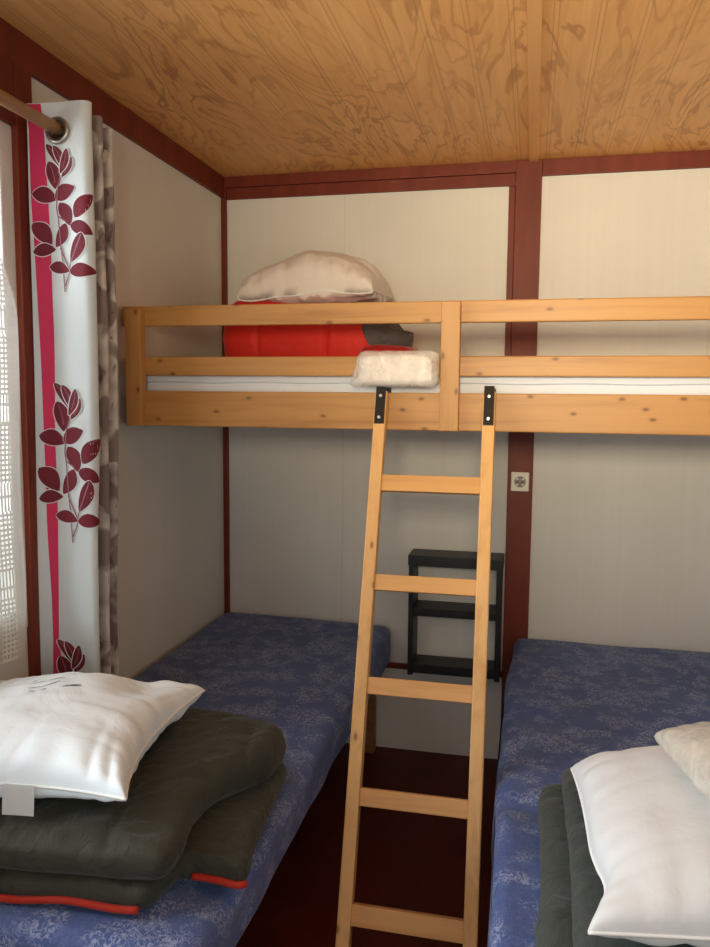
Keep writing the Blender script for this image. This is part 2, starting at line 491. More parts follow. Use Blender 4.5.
def pillow(c, ax, ay, a, b, H, pinch=.1, n=72, seed=0, wr=.012, post=None, power=.42, low=1.0, ears=None):
    """two stitched faces with thin corners; ax, ay are the side directions, a, b half sizes"""
    bm = bmesh.new()
    ax = Vector(ax).normalized(); ay = Vector(ay).normalized(); az = ax.cross(ay).normalized(); ay = az.cross(ax)
    c = Vector(c)
    def g(i):
        t = -1 + 2 * i / n
        return math.copysign(1 - (1 - abs(t)) ** 1.35, t)
    def P(i, j, sd):
        u, v = g(i), g(j)
        x = a * u * (1 - pinch * (1 - v * v)); y = b * v * (1 - pinch * (1 - u * u))
        t = (max(0, (1 - u ** 2)) * max(0, (1 - v ** 2))) ** power
        eu = math.exp(-(1 - abs(u)) / .28); ev = math.exp(-(1 - abs(v)) / .28)
        ru = abs(noise.noise(Vector((v * 5 + seed, u * .8, sd * 3.1 + seed)))) - .2
        rv = abs(noise.noise(Vector((u * 5 + seed + 9, v * .8, sd * 2.3 + seed)))) - .2
        w = (eu * ru + ev * rv) * wr * 1.6 * min(1, t * 3) + wr * .7 * t * fbm((u * 1.4 + seed, v * 1.4, sd), 1.6, 3)
        z = sd * (H * t * (1 if sd > 0 else low) + w)
        p = c + ax * x + ay * y + az * z
        if post: p = post(p, u, v, sd)
        return p
    top = {}; bot = {}
    for i in range(n + 1):
        for j in range(n + 1):
            top[i, j] = bm.verts.new(P(i, j, 1))
            if i in (0, n) or j in (0, n): bot[i, j] = top[i, j]
            else: bot[i, j] = bm.verts.new(P(i, j, -1))
    for i in range(n):
        for j in range(n):
            bm.faces.new((top[i, j], top[i + 1, j], top[i + 1, j + 1], top[i, j + 1]))
            try: bm.faces.new((bot[i, j + 1], bot[i + 1, j + 1], bot[i + 1, j], bot[i, j]))
            except ValueError: pass
    ring = [top[i, 0].co.copy() for i in range(n)] + [top[n, j].co.copy() for j in range(n)] + [top[i, n].co.copy() for i in range(n, 0, -1)] + [top[0, j].co.copy() for j in range(n, 0, -1)]
    return bm, ring

# ------------------------------------------------------------------ room shell
RX, RY, RZ = 2.44, -3.9, 2.32
T = .08
struct('floor', B(-T, RX + T, RY - T, T, -.06, 0), M['floor'])
struct('ceiling', B(-T, RX + T, RY - T, T, RZ, RZ + .05), M['ply'])
struct('wall_back', B(-T, RX + T, 0, T, 0, RZ), M['wall'])
WY0, WY1, WZ0, WZ1 = -2.75, -1.335, .85, 2.09      # window opening in the wall on the window side
bm = bmesh.new()
box(bm, -T, 0, WY1, 0, 0, RZ); box(bm, -T, 0, RY, WY0, 0, RZ)
box(bm, -T, 0, WY0, WY1, 0, WZ0); box(bm, -T, 0, WY0, WY1, WZ1, RZ)
struct('wall_left', bm, M['wall'])
struct('wall_right', B(RX, RX + T, RY, 0, 0, RZ), M['wall'])
DX0, DX1, DZ1 = .45, 2.1, 2.08                      # unseen glazed doors, added behind the camera to let in light
bm = bmesh.new()
box(bm, -T, DX0, RY - T, RY, 0, RZ); box(bm, DX1, RX + T, RY - T, RY, 0, RZ); box(bm, DX0, DX1, RY - T, RY, DZ1, RZ)
struct('wall_front', bm, M['wall'])

# timber trims
def trims():
    k = [0]
    def t(*a, mat='trim', **kw):
        k[0] += 1
        struct('trim_%d' % k[0], B(*a, **kw), M[mat])
    t(-.001, .016, -3.89, -.002, 2.238, RZ, bev=.002)                     # rail along the ceiling, window side
    t(0.016, 1.262, -.018, 0, 2.278, RZ, bev=.002)                        # rail along the ceiling, back
    t(0.022, 1.166, -.012, 0, 2.232, 2.277, bev=.002)                     # second rail under it
    t(1.262, RX, -.016, 0, 2.262, RZ, bev=.002)
    t(-.001, .021, -.016, 0, 0, 2.277, bev=.002)                          # corner strip
    t(1.167, 1.262, -.022, 0, 0, RZ - .0005, bev=.002)                    # middle post
    t(1.143, 1.1665, -.012, 0, 1.38, 2.231, bev=.002)                     # slim strip beside the post
    t(.0215, 1.1665, -.012, 0, .343, .366, bev=.002)                      # low rail behind the bed
    t(-.001, .02, -1.338, -1.274, 0, 2.237, bev=.003)                     # post beside the window
    t(-.001, .018, -3.5, -1.339, 2.092, 2.237, bev=.002)                  # header over the window
    t(1.212, 1.247, -3.88, -.019, RZ - .008, RZ, mat='batten', bev=.002)  # batten over the ceiling joint
trims()

# window (the part beside the post shows past the lace)
bm = bmesh.new()
fw = .05
box(bm, -.06, .004, WY1 - fw, WY1, WZ0, WZ1, .004); box(bm, -.06, .004, WY0, WY0 + fw, WZ0, WZ1, .004)
box(bm, -.06, .004, WY0 + fw, WY1 - fw, WZ0, WZ0 + fw, .004); box(bm, -.06, .004, WY0 + fw, WY1 - fw, WZ1 - fw, WZ1, .004)
box(bm, -.055, -.002, -2.07, -2.02, WZ0 + fw, WZ1 - fw, .004)
win = struct('window_1', bm, M['upvc'])
pb = bmesh.new(); box(pb, -.034, -.028, WY0 + fw - .005, -2.065, WZ0 + fw - .005, WZ1 - fw + .005)
obj('pane', pb, M['glass'], win)
pb = bmesh.new(); box(pb, -.034, -.028, -2.025, WY1 - fw + .005, WZ0 + fw - .005, WZ1 - fw + .005)
obj('pane', pb, M['glass'], win)
# added glazed door behind the viewer, out of view, for light from that side
bm = bmesh.new()
for x0, x1 in ((DX0, DX0 + .07), (1.24, 1.31), (DX1 - .07, DX1)): box(bm, x0, x1, RY - .07, RY - .01, 0, DZ1, .004)
box(bm, DX0 + .07, DX1 - .07, RY - .07, RY - .01, DZ1 - .07, DZ1, .004); box(bm, DX0 + .07, DX1 - .07, RY - .07, RY - .01, 0, .12, .004)
door = struct('added_door_1', bm, M['upvc'])
obj('pane', B(DX0 + .065, 1.245, RY - .043, RY - .037, .115, DZ1 - .065), M['glass'], door)
obj('pane', B(1.305, DX1 - .065, RY - .043, RY - .037, .115, DZ1 - .065), M['glass'], door)

# ------------------------------------------------------------------ bunk bed fixed across the back
YB = -.84
bunk = thing('bunk_bed', 'upper pine bunk bed with guard rails spanning the room above both blue beds', 'bunk bed', (1.22, -.42, 1.35))
obj('side_board', B(.018, RX - .004, YB, YB + .04, 1.352, 1.459, bev=.004), M['pine_x'], bunk)
obj('guard_rail', B(.006, RX - .004, YB + .006, YB + .028, 1.656, 1.717, bev=.004), M['pine_x'], bunk)
obj('guard_rail', B(.010, RX - .004, YB + .006, YB + .028, 1.506, 1.563, bev=.004), M['pine_x'], bunk)
for x0, x1 in ((.032, .084), (.997, 1.050)):
    obj('post', B(x0, x1, YB - .028, YB + .007, 1.352, 1.712 if x0 > .5 else 1.706, bev=.003), M['pine_z'], bunk)
bm = bmesh.new(); box(bm, .004, RX - .004, YB + .041, -.026, 1.352, 1.376, .002)
obj('slat_base', bm, M['pine_x'], bunk)
mt = obj('mattress', soft_box(.02, RX - .02, YB + .045, -.03, 1.377, 1.523, .02, .05,
         lambda p: Vector((0, 0, .004 * fbm(p, 4, 2)))), M['sheet'], smooth=True)
tag(mt, 'white covered thin mattress on the upper bunk behind the guard rails', 'mattress')
bm = bmesh.new(); tube(bm, [(x * .05 + .05, YB + .0455, 1.486 + .0015 * math.sin(x)) for x in range(47)], .0022, 6)
obj('seam', bm, M['seam'], mt)

# ------------------------------------------------------------------ ladder
tilt = math.atan(.5 / 1.36)
ST, CT = math.sin(tilt), math.cos(tilt)
LTOP = 1.470
# plane of the front: y_front(z)
def yf(z): return -.878 - (LTOP - z) * .5 / 1.36
def lad_box(bm, x0, x1, z0, z1, d0, d1, bev=.003, slant=0.0, pitch=0):
    """box in ladder space: z along the stile (by height), d depth behind the front face"""
    vs = box(bm, x0, x1, d0, d1, z0 / CT, z1 / CT, bev)
    for v in vs:
        h = v.co.z * CT; d = v.co.y
        s = v.co.z
        v.co = Vector((v.co.x + slant * (LTOP - h), yf(h) + d * CT, h - d * ST))
        v.co.y = yf(h) + d * CT
    return vs
lad = thing('ladder', 'pine bunk ladder with five flat rungs hooked over the bunk side board', 'ladder', (.98, -1.37, 0))
LX, RXL = .816, 1.152
SL = .0095
for x0 in (LX, RXL - .034):
    bm = bmesh.new()
    lad_box(bm, x0, x0 + .034, .012, LTOP - .004, 0, .034, .004, SL)
    lo = min(v.co.z for v in bm.verts)
    for v in bm.verts:
        if v.co.z < 0.001: v.co.z = .0
    st = obj('stile', bm, M['pine_lad'], lad)
    # hook bracket
    bm = bmesh.new()
    lad_box(bm, x0 + .003, x0 + .031, LTOP - .098, LTOP + .008, -.004, .0, .0008, SL)
    # folded over the top of the board
    zt = LTOP + .007
    box(bm, x0 + .003, x0 + .031, yf(zt) - .003, YB + .046, 1.4602 + .009, 1.4602 + .013, .0006)
    box(bm, x0 + .003, x0 + .031, YB + .0415, YB + .0445, 1.43, 1.4602 + .013, .0006)
    br = obj('hook_bracket', bm, M['metal'], lad); br['label'] = 'black metal hook bracket'
    for zz in (LTOP - .02, LTOP - .08):
        bm = bmesh.new()
        cy = yf(zz) - .005
        cylinder(bm, (x0 + .017, cy + .003, zz), (x0 + .017, cy - .0015, zz + .0006), .0042, 14)
        obj('screw', bm, M['screw'], br)
for zt, zb in ((1.237, 1.194), (.979, .939), (.729, .688), (.475, .435), (.227, .181)):
    bm = bmesh.new()
    lad_box(bm, LX + .033, RXL - .033, zb, zt, .006, .028, .003, SL)
    obj('rung', bm, M['pine_rung'], lad)

# ------------------------------------------------------------------ lower beds
def bed_base(x0, x1, y0, y1, label, ztop=.364):
    t = thing('bed_base', label, 'bed base', ((x0 + x1) / 2, (y0 + y1) / 2, 0))
    obj('side_rail', B(x0, x0 + .025, y0, y1, ztop - .075, ztop, bev=.003), M['pine_dark'], t)
    obj('side_rail', B(x1 - .025, x1, y0, y1, ztop - .075, ztop, bev=.003), M['pine_dark'], t)
    obj('end_rail', B(x0 + .025, x1 - .025, y0, y0 + .025, ztop - .075, ztop, bev=.003), M['pine_dark'], t)
    obj('end_rail', B(x0 + .025, x1 - .025, y1 - .025, y1, ztop - .075, ztop, bev=.003), M['pine_dark'], t)
    obj('slat_base', B(x0 + .025, x1 - .025, y0 + .025, y1 - .025, ztop - .018, ztop, bev=.002), M['pine_dark'], t)
    for lx in (x0 + .002, x1 - .042):
        for ly in (y0 + .002, y1 - .042):
            obj('leg', B(lx, lx + .04, ly, ly + .04, 0, ztop - .0745, bev=.003), M['pine_dark'], t)
    return t
bed_base(.03, .668, -1.93, -.028, 'wooden bed base under the narrow blue mattress by the curtain')
bed_base(1.26, 2.38, -1.98, -.028, 'wooden bed base under the wide blue mattress past the ladder')

def left_disp(p):
    top = max(0, (p.z - .42) / .12)
    o = Vector((0, 0, -.012 * top * (p.x / .72) ** 2 + .004 * top * fbm(p, 5, 3)))
    # soft edge that sags outwards a little near the front of the bed
    side = max(0, (p.x - .6) / .12)
    o.x += side * (.010 * fbm((0, p.y, p.z), 4, 2) + .02 * max(0, min(1, (-p.y - .3) / 1.2)) * top)
    o.z += -.012 * side * top * max(0, min(1, (-p.y - .3) / 1.2))
    # a fold of loose cover running across
    return o
mL = obj('mattress', soft_box(.006, .722, -1.965, -.022, .3655, .54, .035, .025, left_disp), M['blue'], smooth=True)
tag(mL, 'narrow blue floral mattress against the curtained wall under the bunk', 'mattress')

def right_disp(p):
    top = max(0, min(1, (p.z - .40) / .12))
    o = Vector((0, 0, .007 * top * fbm(p, 4, 3)))
    side = max(0, 1 - (p.x - 1.185) / .10)
    if side > 0:
        w = fbm((1.3, p.y * 1.0, p.z * .6), 4.5, 3)
        o.x += side * (.004 + .016 * max(0, min(1, (-p.y - 1.1) / .6)) - .012 * w - .012 * (1 - top) * max(0, fbm((4, p.y, 0), 5, 2) + .35))
        # back corner pulled in
        o.x += side * .02 * max(0, min(1, (p.y + .45) / .4))
    # the sheet is pressed down and folded where the quilt lies
    d = p.y + 1.30 + .35 * max(0, p.x - 1.2)
    if p.x < 1.75: o.z += -.020 * math.exp(-(d / .03) ** 2) * top * max(0, 1 - (p.x - 1.18) / .35)
    o.z += .012 * math.exp(-((p.y + 1.40) / .05) ** 2) * top * max(0, 1 - (p.x - 1.18) / .12)
    # long shallow creases
    cr = p.x * .5 + p.y * .86
    o.z += .004 * top * math.sin(cr * 26 + 3 * fbm(p, 3, 2)) * max(0, fbm((p.x, p.y, 5), 2.5, 2) + .2)
    return o
mR = obj('mattress', soft_box(1.190, RX - .03, -2.02, -.022, .365, .522, .04, .025, right_disp), M['blue'], smooth=True)
tag(mR, 'wide blue floral mattress past the ladder beside the socket post', 'mattress')
# the loose skirt of its cover hanging over the edge
bm = bmesh.new()
ny, nz = 90, 12
G = []
for i in range(ny + 1):
    y = -.03 - 1.97 * i / ny
    hem = .15 + .05 * fbm((0, y, 2), 2.5, 2) + .15 * max(0, min(1, (-y - .78) / .06))
    row = []
    for j in range(nz + 1):
        z = .47 - (.47 - hem) * j / nz
        x = 1.188 + .016 * max(0, min(1, (-y - 1.1) / .6)) - .004 * (j / nz) + .014 * (j / nz) ** .7 * fbm((0, y, z * .2), 7, 2) + .02 * max(0, min(1, (y + .45) / .4))
        row.append(bm.verts.new((x, y, z)))
    G.append(row)
for i in range(ny):
    for j in range(nz): bm.faces.new((G[i][j], G[i][j + 1], G[i + 1][j + 1], G[i + 1][j]))
sk = obj('cover_skirt', bm, M['blue'], mR, smooth=True)

# ------------------------------------------------------------------ left bed: folded quilt and pillow
BT = .537
q = thing('folded_duvet', 'dark green quilted duvet with red piping folded on the narrow blue bed', 'duvet', (.36, -1.65, BT))
def stitch(sp, ox, amp, wd=.012, ang=0.0):
    def f(x, y):
        s = 0
        a = x * math.cos(ang) + y * math.sin(ang)
        d = (a - ox) % sp; d = min(d, sp - d); s += math.exp(-(d / wd) ** 2)
        return amp * s
    return f
low_outline = [(.02, -1.36), (.35, -1.33), (.62, -1.33), (.705, -1.37), (.722, -1.47), (.735, -1.60), (.752, -1.72), (.762, -1.765), (.752, -1.79), (.70, -1.785), (.645, -1.79), (.632, -1.84), (.618, -1.885), (.57, -1.897), (.35, -1.918), (.02, -1.945), (.004, -1.9), (.004, -1.45)]
bm, ol = puff(low_outline, BT - .001, .062, .032, 260, 36, crease=stitch(.24, .1, .008), wr=.012, seed=3)
obj('lower_fold', bm, M['green'], q, smooth=True)
# red piping along its free edge
edge = sorted([p for p in ol if p.y < -1.772 and p.x > .02], key=lambda p: p.x)
pts1 = [(p.x + .001, p.y - .002, BT + .017 + .004 * math.sin(p.x * 30)) for p in edge if p.x < .612]
pts2 = [(p.x + .002, p.y - .002, BT + .017) for p in edge if .648 <= p.x]
for pts in (pts1, pts2):
    bm = bmesh.new(); tube(bm, pts, .0068, 8); obj('piping', bm, M['piping'], q, smooth=True)
up_outline = [(.03, -1.36), (.3, -1.34), (.55, -1.345), (.68, -1.37), (.722, -1.42), (.718, -1.49), (.68, -1.56), (.645, -1.64), (.640, -1.74), (.660, -1.83), (.655, -1.885), (.60, -1.905), (.35, -1.935), (.05, -1.955), (.006, -1.90), (.006, -1.42)]
def up_top(x, y):
    # back is fuller, pressed under the pillow, and rolls down at the front
    return -.026 * math.exp(-(((x - .25) / .22) ** 2 + ((y + 1.62) / .22) ** 2)) + .012 * math.exp(-((y + 1.42) / .1) ** 2) - .02 * max(0, min(1, (-y - 1.72) / .2)) - .008 * max(0, (x - .4) / .3)
bm, ol = puff(up_outline, BT + .058, .098, .045, 280, 40, top=up_top, crease=stitch(.21, .06, .007, .010, .25), wr=.016, seed=8)
obj('upper_fold', bm, M['green'], q, smooth=True)

def post_left(p, u, v, sd):
    # bulges; far corner by the ladder side flicks upward
    if u > .3 and v > .3:
        k = ((u - .3) / .7) * ((v - .3) / .7)
        p = p + Vector((-.004 * k, .0, .008 * k))
    e = max(0, min(1, (v - .1) / .5)) * (1 if sd > 0 else 0) * max(0, min(1, (u + .5) / .3))
    p = p + Vector((0, 0, -.034 * math.exp(-((u - .66) / .17) ** 2) * e * (1 - v ** 4) + .010 * math.exp(-((u - .2) / .35) ** 2) * e * (1 - v ** 4)))
    return p
bm, ring = pillow((.280, -1.665, .732), (1, .13, .03), (-.08, 1, -.005), .266, .250, .099, .17, 76, 2.2, .014, post_left, .35, .60)
pl = obj('pillow', bm, M['white'], smooth=True)
tag(pl, 'plump white pillow with a loose tag lying on the dark green duvet', 'pillow')
bm = bmesh.new(); tube(bm, ring[::2], .0028, 6, True); obj('seam', bm, M['tag'], pl, smooth=True)
front = sorted([p for p in ring if p.y < -1.80 and p.x > .318 and p.x < .392], key=lambda p: p.x)
bm = bmesh.new()
rows = []
for p in (front[0], front[len(front) // 2], front[-1]):
    rows.append([bm.verts.new((p.x + .002 * k, p.y - .004 - .004 * k, p.z + .004 - .0125 * k)) for k in range(5)])
for r0, r1 in zip(rows, rows[1:]):
    for k in range(4): bm.faces.new((r0[k], r0[k + 1], r1[k + 1], r1[k]))
bmesh.ops.solidify(bm, geom=bm.faces[:], thickness=.0015)
tg = obj('care_tag', bm, M['tag'], pl); tg['label'] = 'loose white cloth tag'
# faint printed marks on top of the pillow
from mathutils.bvhtree import BVHTree
pm = pl.data; ploc = root_loc(pl)
bvh = BVHTree.FromPolygons([v.co + ploc for v in pm.vertices], [tuple(p.vertices) for p in pm.polygons])
bm = bmesh.new()
for x0, y0, x1, y1 in ((.235, -1.575, .262, -1.560), (.262, -1.552, .285, -1.530), (.245, -1.603, .275, -1.590), (.275, -1.590, .296, -1.565), (.262, -1.625, .272, -1.618), (.282, -1.612, .290, -1.606), (.315, -1.590, .345, -1.566), (.320, -1.583, .352, -1.572), (.225, -1.56, .232, -1.553)):
    rows = []
    for k in range(7):
        t = k / 6; row = []
        d = Vector((x1 - x0, y1 - y0, 0)); nn = Vector((-d.y, d.x, 0)).normalized() * .0022
        for sgn in (-1, 1):
            q_ = Vector((x0 - .015, y0 - .055, 0)) + d * t + nn * sgn * (1 - .5 * abs(2 * t - 1))
            h = bvh.ray_cast(Vector((q_.x, q_.y, 1.2)), Vector((0, 0, -1)))[0]
            row.append(bm.verts.new(h + Vector((0, 0, .0012))))
        rows.append(row)
    for r0, r1 in zip(rows, rows[1:]): bm.faces.new((r0[0], r1[0], r1[1], r0[1]))
pmk = obj('printed_mark', bm, M['ink'], pl); pmk['label'] = 'faint grey printed marks'

# ------------------------------------------------------------------ right bed: folded quilt, pillow, bag
BR = .521
q2 = thing('folded_duvet', 'grey green duvet folded on the wide blue bed, mostly under a white pillow', 'duvet', (1.65, -1.78, BR))
o1 = [(1.315, -1.335), (1.45, -1.325), (1.9, -1.33), (1.98, -1.40), (1.98, -2.0), (1.9, -2.06), (1.4, -2.06), (1.30, -2.055), (1.284, -1.93), (1.281, -1.82), (1.290, -1.72), (1.292, -1.55), (1.290, -1.38)]
bm, ol = puff(o1, BR - .001, .085, .042, 260, 36, crease=stitch(.3, 1.25, .006), wr=.014, seed=21)
obj('lower_fold', bm, M['green2'], q2, smooth=True)
o2 = [(1.35, -1.375), (1.45, -1.37), (1.9, -1.375), (1.97, -1.43), (1.97, -2.0), (1.9, -2.05), (1.4, -2.05), (1.345, -2.04), (1.335, -1.93), (1.338, -1.75), (1.338, -1.6), (1.336, -1.42)]
bm, ol = puff(o2, BR + .08, .062, .03, 260, 36, crease=stitch(.3, 1.3, .006), wr=.012, seed=31)
obj('upper_fold', bm, M['green2'], q2, smooth=True)
def post_right(p, u, v, sd):
    # near corner is pinched to an ear, the side before it is drawn in; the far corner is rolled under
    p = p + Vector((.022 * v, 0, 0))
    if u < 0:
        p = p + Vector((.018 * u * u * math.exp(-((v + .62) / .22) ** 2) - .012 * u * u * max(0, -v) ** 4, 0, 0))
        p = p + Vector((0, -.012 * (u * u) * max(0, v) ** 3, -.014 * u * u * max(0, v) ** 2))
    return p
bm, ring = pillow((1.668, -1.712, .722), (1, .10, .02), (-.02, 1, .0), .315, .268, .105, .03, 76, 6.1, .009, post_right, .36, .55)
pr = obj('pillow', bm, M['white2'], smooth=True)
tag(pr, 'white pillow with tucked corners on the grey green duvet of the wide bed', 'pillow')
bm = bmesh.new(); tube(bm, ring[::2], .0028, 6, True); obj('seam', bm, M['tag'], pr, smooth=True)

bg_ = thing('plastic_bag', 'milky cream plastic bag bunched on the white pillow of the wide bed', 'plastic bag', (1.68, -1.68, .80))
def bag_post(p, u, v, sd):
    w = .018 * fbm(p, 4.2, 2) + .003 * abs(fbm(p, 11, 2))
    k = max(0, -u) * max(0, v)
    return p + Vector((w * .6, w * .5, w + .01 * k))
bm, ring = pillow((1.660, -1.775, .848), (1, .22, .0), (-.25, 1, .0), .150, .160, .055, .0, 60, 17.7, .004, bag_post, .30, .5)
obj('bag_skin', bm, M['bag'], bg_, smooth=True)
bm, ring = pillow((1.690, -1.785, .848), (1, .22, .0), (-.25, 1, .0), .09, .11, .026, .0, 40, 23.7, .004, None, .3, .6)
obj('bag_contents', bm, M['linen'], bg_, smooth=True)

# ------------------------------------------------------------------ upper bunk: red quilt, pillow, linen pack
UT = 1.523
q3 = thing('folded_duvet', 'bright red duvet folded on the upper bunk under a white pillow', 'duvet', (.5, -.36, UT))
o3 = [(.235, -.56), (.35, -.575), (.6, -.575), (.72, -.565), (.762, -.50), (.76, -.3), (.74, -.15), (.68, -.11), (.32, -.11), (.24, -.14), (.215, -.25), (.213, -.48)]
bm, ol = puff(o3, UT - .001, .235, .055, 240, 34, top=lambda x, y: .01 * math.sin(x * 7) - .03 * max(0, (x - .65) / .15), crease=stitch(.19, .12, .008, .008), wr=.014, seed=41)
for v in bm.verts:   # vertical stitch lines on the front face
    for sx in (.352, .585):
        d = v.co.x - sx
        if v.co.y < -.48: v.co.y += .010 * math.exp(-(d / .008) ** 2)
obj('main_fold', bm, M['red'], q3, smooth=True)
bm, ol = puff([(.70, -.57), (.80, -.572), (.862, -.54), (.885, -.45), (.87, -.3), (.78, -.25), (.70, -.3)], UT - .001, .092, .042, 120, 16, wr=.012, seed=47)
obj('loose_edge', bm, M['red_dark'], q3, smooth=True)
# grey lining showing at the open end
bm, ol = puff([(.70, -.55), (.77, -.555), (.83, -.52), (.85, -.42), (.83, -.3), (.76, -.25), (.70, -.3)], UT + .065, .15, .06, 120, 18, top=lambda x, y: -.95 * max(0, x - .745), wr=.03, seed=52)
gl = obj('lining', bm, M['grey_lining'], q3, smooth=True); gl['label'] = 'dark grey lining at the open end'

bm, ring = pillow((.505, -.345, 1.797), (1, 0, .015), (0, 1, .06), .232, .20, .150, .02, 72, 14.4, .026, lambda p, u, v, sd: p + Vector((0, 0, (-.028 * max(0, -u) + .016 * fbm((u, v, 3), 2.2, 2) - .02 * max(0, u - .4)) * (1 - u * u) ** .3 * (1 if sd > 0 else 0))), .30, .27)
pu = obj('pillow', bm, M['white3'], smooth=True)
tag(pu, 'white pillow on top of the red duvet on the upper bunk', 'pillow')
bm = bmesh.new(); tube(bm, ring[::2], .0026, 6, True); obj('seam', bm, M['tag'], pu, smooth=True)

pk = thing('linen_pack', 'clear plastic pack of folded white linen resting on the bunk side board', 'linen pack', (.87, YB - .01, 1.4735))
def pk_disp(p):
    return Vector((.004 * fbm(p, 14, 2) + .25 * (p.z - 1.52) * (1 if p.x < .85 else 0), .004 * fbm((p.x, p.z, 3), 16, 2), .005 * fbm(p, 12, 2)))
bm = soft_box(.768, .975, YB - .052, YB + .004, 1.480, 1.566, .022, .012, pk_disp)
obj('folded_linen', bm, M['linen'], pk, smooth=True)
def film_disp(p):
    w = .008 * fbm(p, 20, 3)
    lowk = max(0, (1.50 - p.z) / .04)
    leftk = max(0, (.80 - p.x) / .06)
    return Vector((-.012 * lowk * leftk + w * .6 + .25 * (p.z - 1.52) * max(0, min(1, (.88 - p.x) / .08)), w * .7, w * .6 if p.z > 1.49 else 0))
bm = soft_box(.752, .994, YB - .058, YB + .005, 1.4740, 1.577, .022, .008, film_disp)
obj('plastic_wrap', bm, M['film'], pk, smooth=True)

# ------------------------------------------------------------------ black wall shelf
sh = thing('wall_shelf', 'small black open wall shelf behind the ladder beside the red post', 'shelf', (.99, -.065, .376))
X0, X1, YS = .806, 1.160, -.13
for xx in (X0, X1 - .02):
    obj('side_panel', B(xx, xx + .02, YS, -.0005, .366, .80, bev=.002), M['black'], sh)
obj('top_board', B(X0 - .003, X1 + .003, YS - .004, -.0005, .80, .842, bev=.003), M['black'], sh)
obj('shelf_board', B(X0 + .02, X1 - .02, YS + .004, -.0005, .602, .634, bev=.002), M['black'], sh)
obj('shelf_board', B(X0 + .02, X1 - .02, YS + .004, -.0125, .374, .412, bev=.002), M['black'], sh)

# ------------------------------------------------------------------ socket
so = thing('wall_socket', 'square ivory power socket on the dark red wall post', 'socket', (1.214, -.022, 1.093))
sx, sz = 1.2145, 1.127
obj('face_plate', B(sx - .034, sx + .034, -.031, -.022, sz - .037, sz + .037, bev=.004), M['plastic'], so)
bm = bmesh.new(); cylinder(bm, (sx, -.0305, sz), (sx, -.0325, sz), .0215, 28); ins = obj('recess', bm, M['hole'], so)
for dx, dz in ((-.0095, -.003), (.0095, -.003)):
    bm = bmesh.new(); cylinder(bm, (sx + dx, -.0324, sz + dz), (sx + dx, -.0334, sz + dz), .0035, 12); obj('contact_hole', bm, M['metal'], ins)
bm = bmesh.new(); cylinder(bm, (sx, -.0324, sz + .010), (sx, -.046, sz + .010), .0028, 12); obj('earth_pin', bm, M['screw'], ins)
bm = bmesh.new()
for k in range(4):
    a = math.pi / 4 + k * math.pi / 2
    box(bm, sx + .015 * math.cos(a) - .004, sx + .015 * math.cos(a) + .004, -.0335, -.0322, sz + .015 * math.sin(a) - .004, sz + .015 * math.sin(a) + .004, .001)
obj('insert_clip', bm, M['plastic'], ins)

# ------------------------------------------------------------------ curtain, pole, lace
ctl = [(.026, -1.306), (.06, -1.300), (.11, -1.298), (.15, -1.300), (.176, -1.298), (.186, -1.284), (.176, -1.270), (.12, -1.255), (.055, -1.238),
       (.04, -1.225), (.06, -1.213), (.11, -1.205), (.15, -1.198), (.158, -1.185), (.145, -1.172), (.09, -1.16), (.05, -1.148), (.05, -1.135), (.09, -1.12),
       (.128, -1.108), (.136, -1.094), (.122, -1.08), (.08, -1.07), (.04, -1.055)]
raw = []
for i in range(len(ctl) - 1):
    p0, p1, p2, p3 = [Vector(ctl[min(max(i + k, 0), len(ctl) - 1)] + (0,)) for k in (-1, 0, 1, 2)]
    for k in range(10):
        t = k / 10
        raw.append(.5 * ((2 * p1) + (p2 - p0) * t + (2 * p0 - 5 * p1 + 4 * p2 - p3) * t * t + (3 * p1 - p0 - 3 * p2 + p3) * t ** 3))
raw.append(Vector(ctl[-1] + (0,)))
plen = sum((b - a).length for a, b in zip(raw, raw[1:]))
NU = int(plen / .005)
path = resample(raw, NU + 1, False)
DU = plen / NU
ZT, ZB = 2.152, .575
def c_at(u, z):
    i = min(max(u / DU, 0), NU - .0001); k = int(i); p = path[k].lerp(path[k + 1], i - k)
    h = (ZT - z) / (ZT - ZB)
    w = .008 * h * math.sin(u * 22 + z * 2.1) + .006 * fbm((u * 3, z * 1.5, 1), 2.2, 2)
    def tg_(m): return (path[min(m + 1, NU)] - path[max(m - 1, 0)]).normalized()
    a = tg_(k).lerp(tg_(k + 1), i - k).normalized()
    nrm = Vector((a.y, -a.x, 0))
    q = p + nrm * w
    return Vector((q.x - .010 * h + .004 * math.sin(z * 5) * h, q.y, z)), nrm
ct = thing('curtain', 'pale eyelet curtain with dark red leaf print and pink stripe on the wooden pole', 'curtain', (.1, -1.2, ZB))
bm = bmesh.new()
NZ = 250
ring_c = Vector((.106, -1.30, 2.084))
grid = [[bm.verts.new(c_at(i * DU, ZT - (ZT - ZB) * j / NZ)[0]) for j in range(NZ + 1)] for i in range(NU + 1)]
for i in range(NU):
    for j in range(NZ):
        vs = (grid[i][j], grid[i][j + 1], grid[i + 1][j + 1], grid[i + 1][j])
        cc = sum((v.co for v in vs), Vector()) / 4
        if math.hypot(cc.x - ring_c.x, cc.z - ring_c.z) < .022: continue      # the pole passes through every fold here
        f = bm.faces.new(vs); f.material_index = 0 if i * DU < .178 else 1
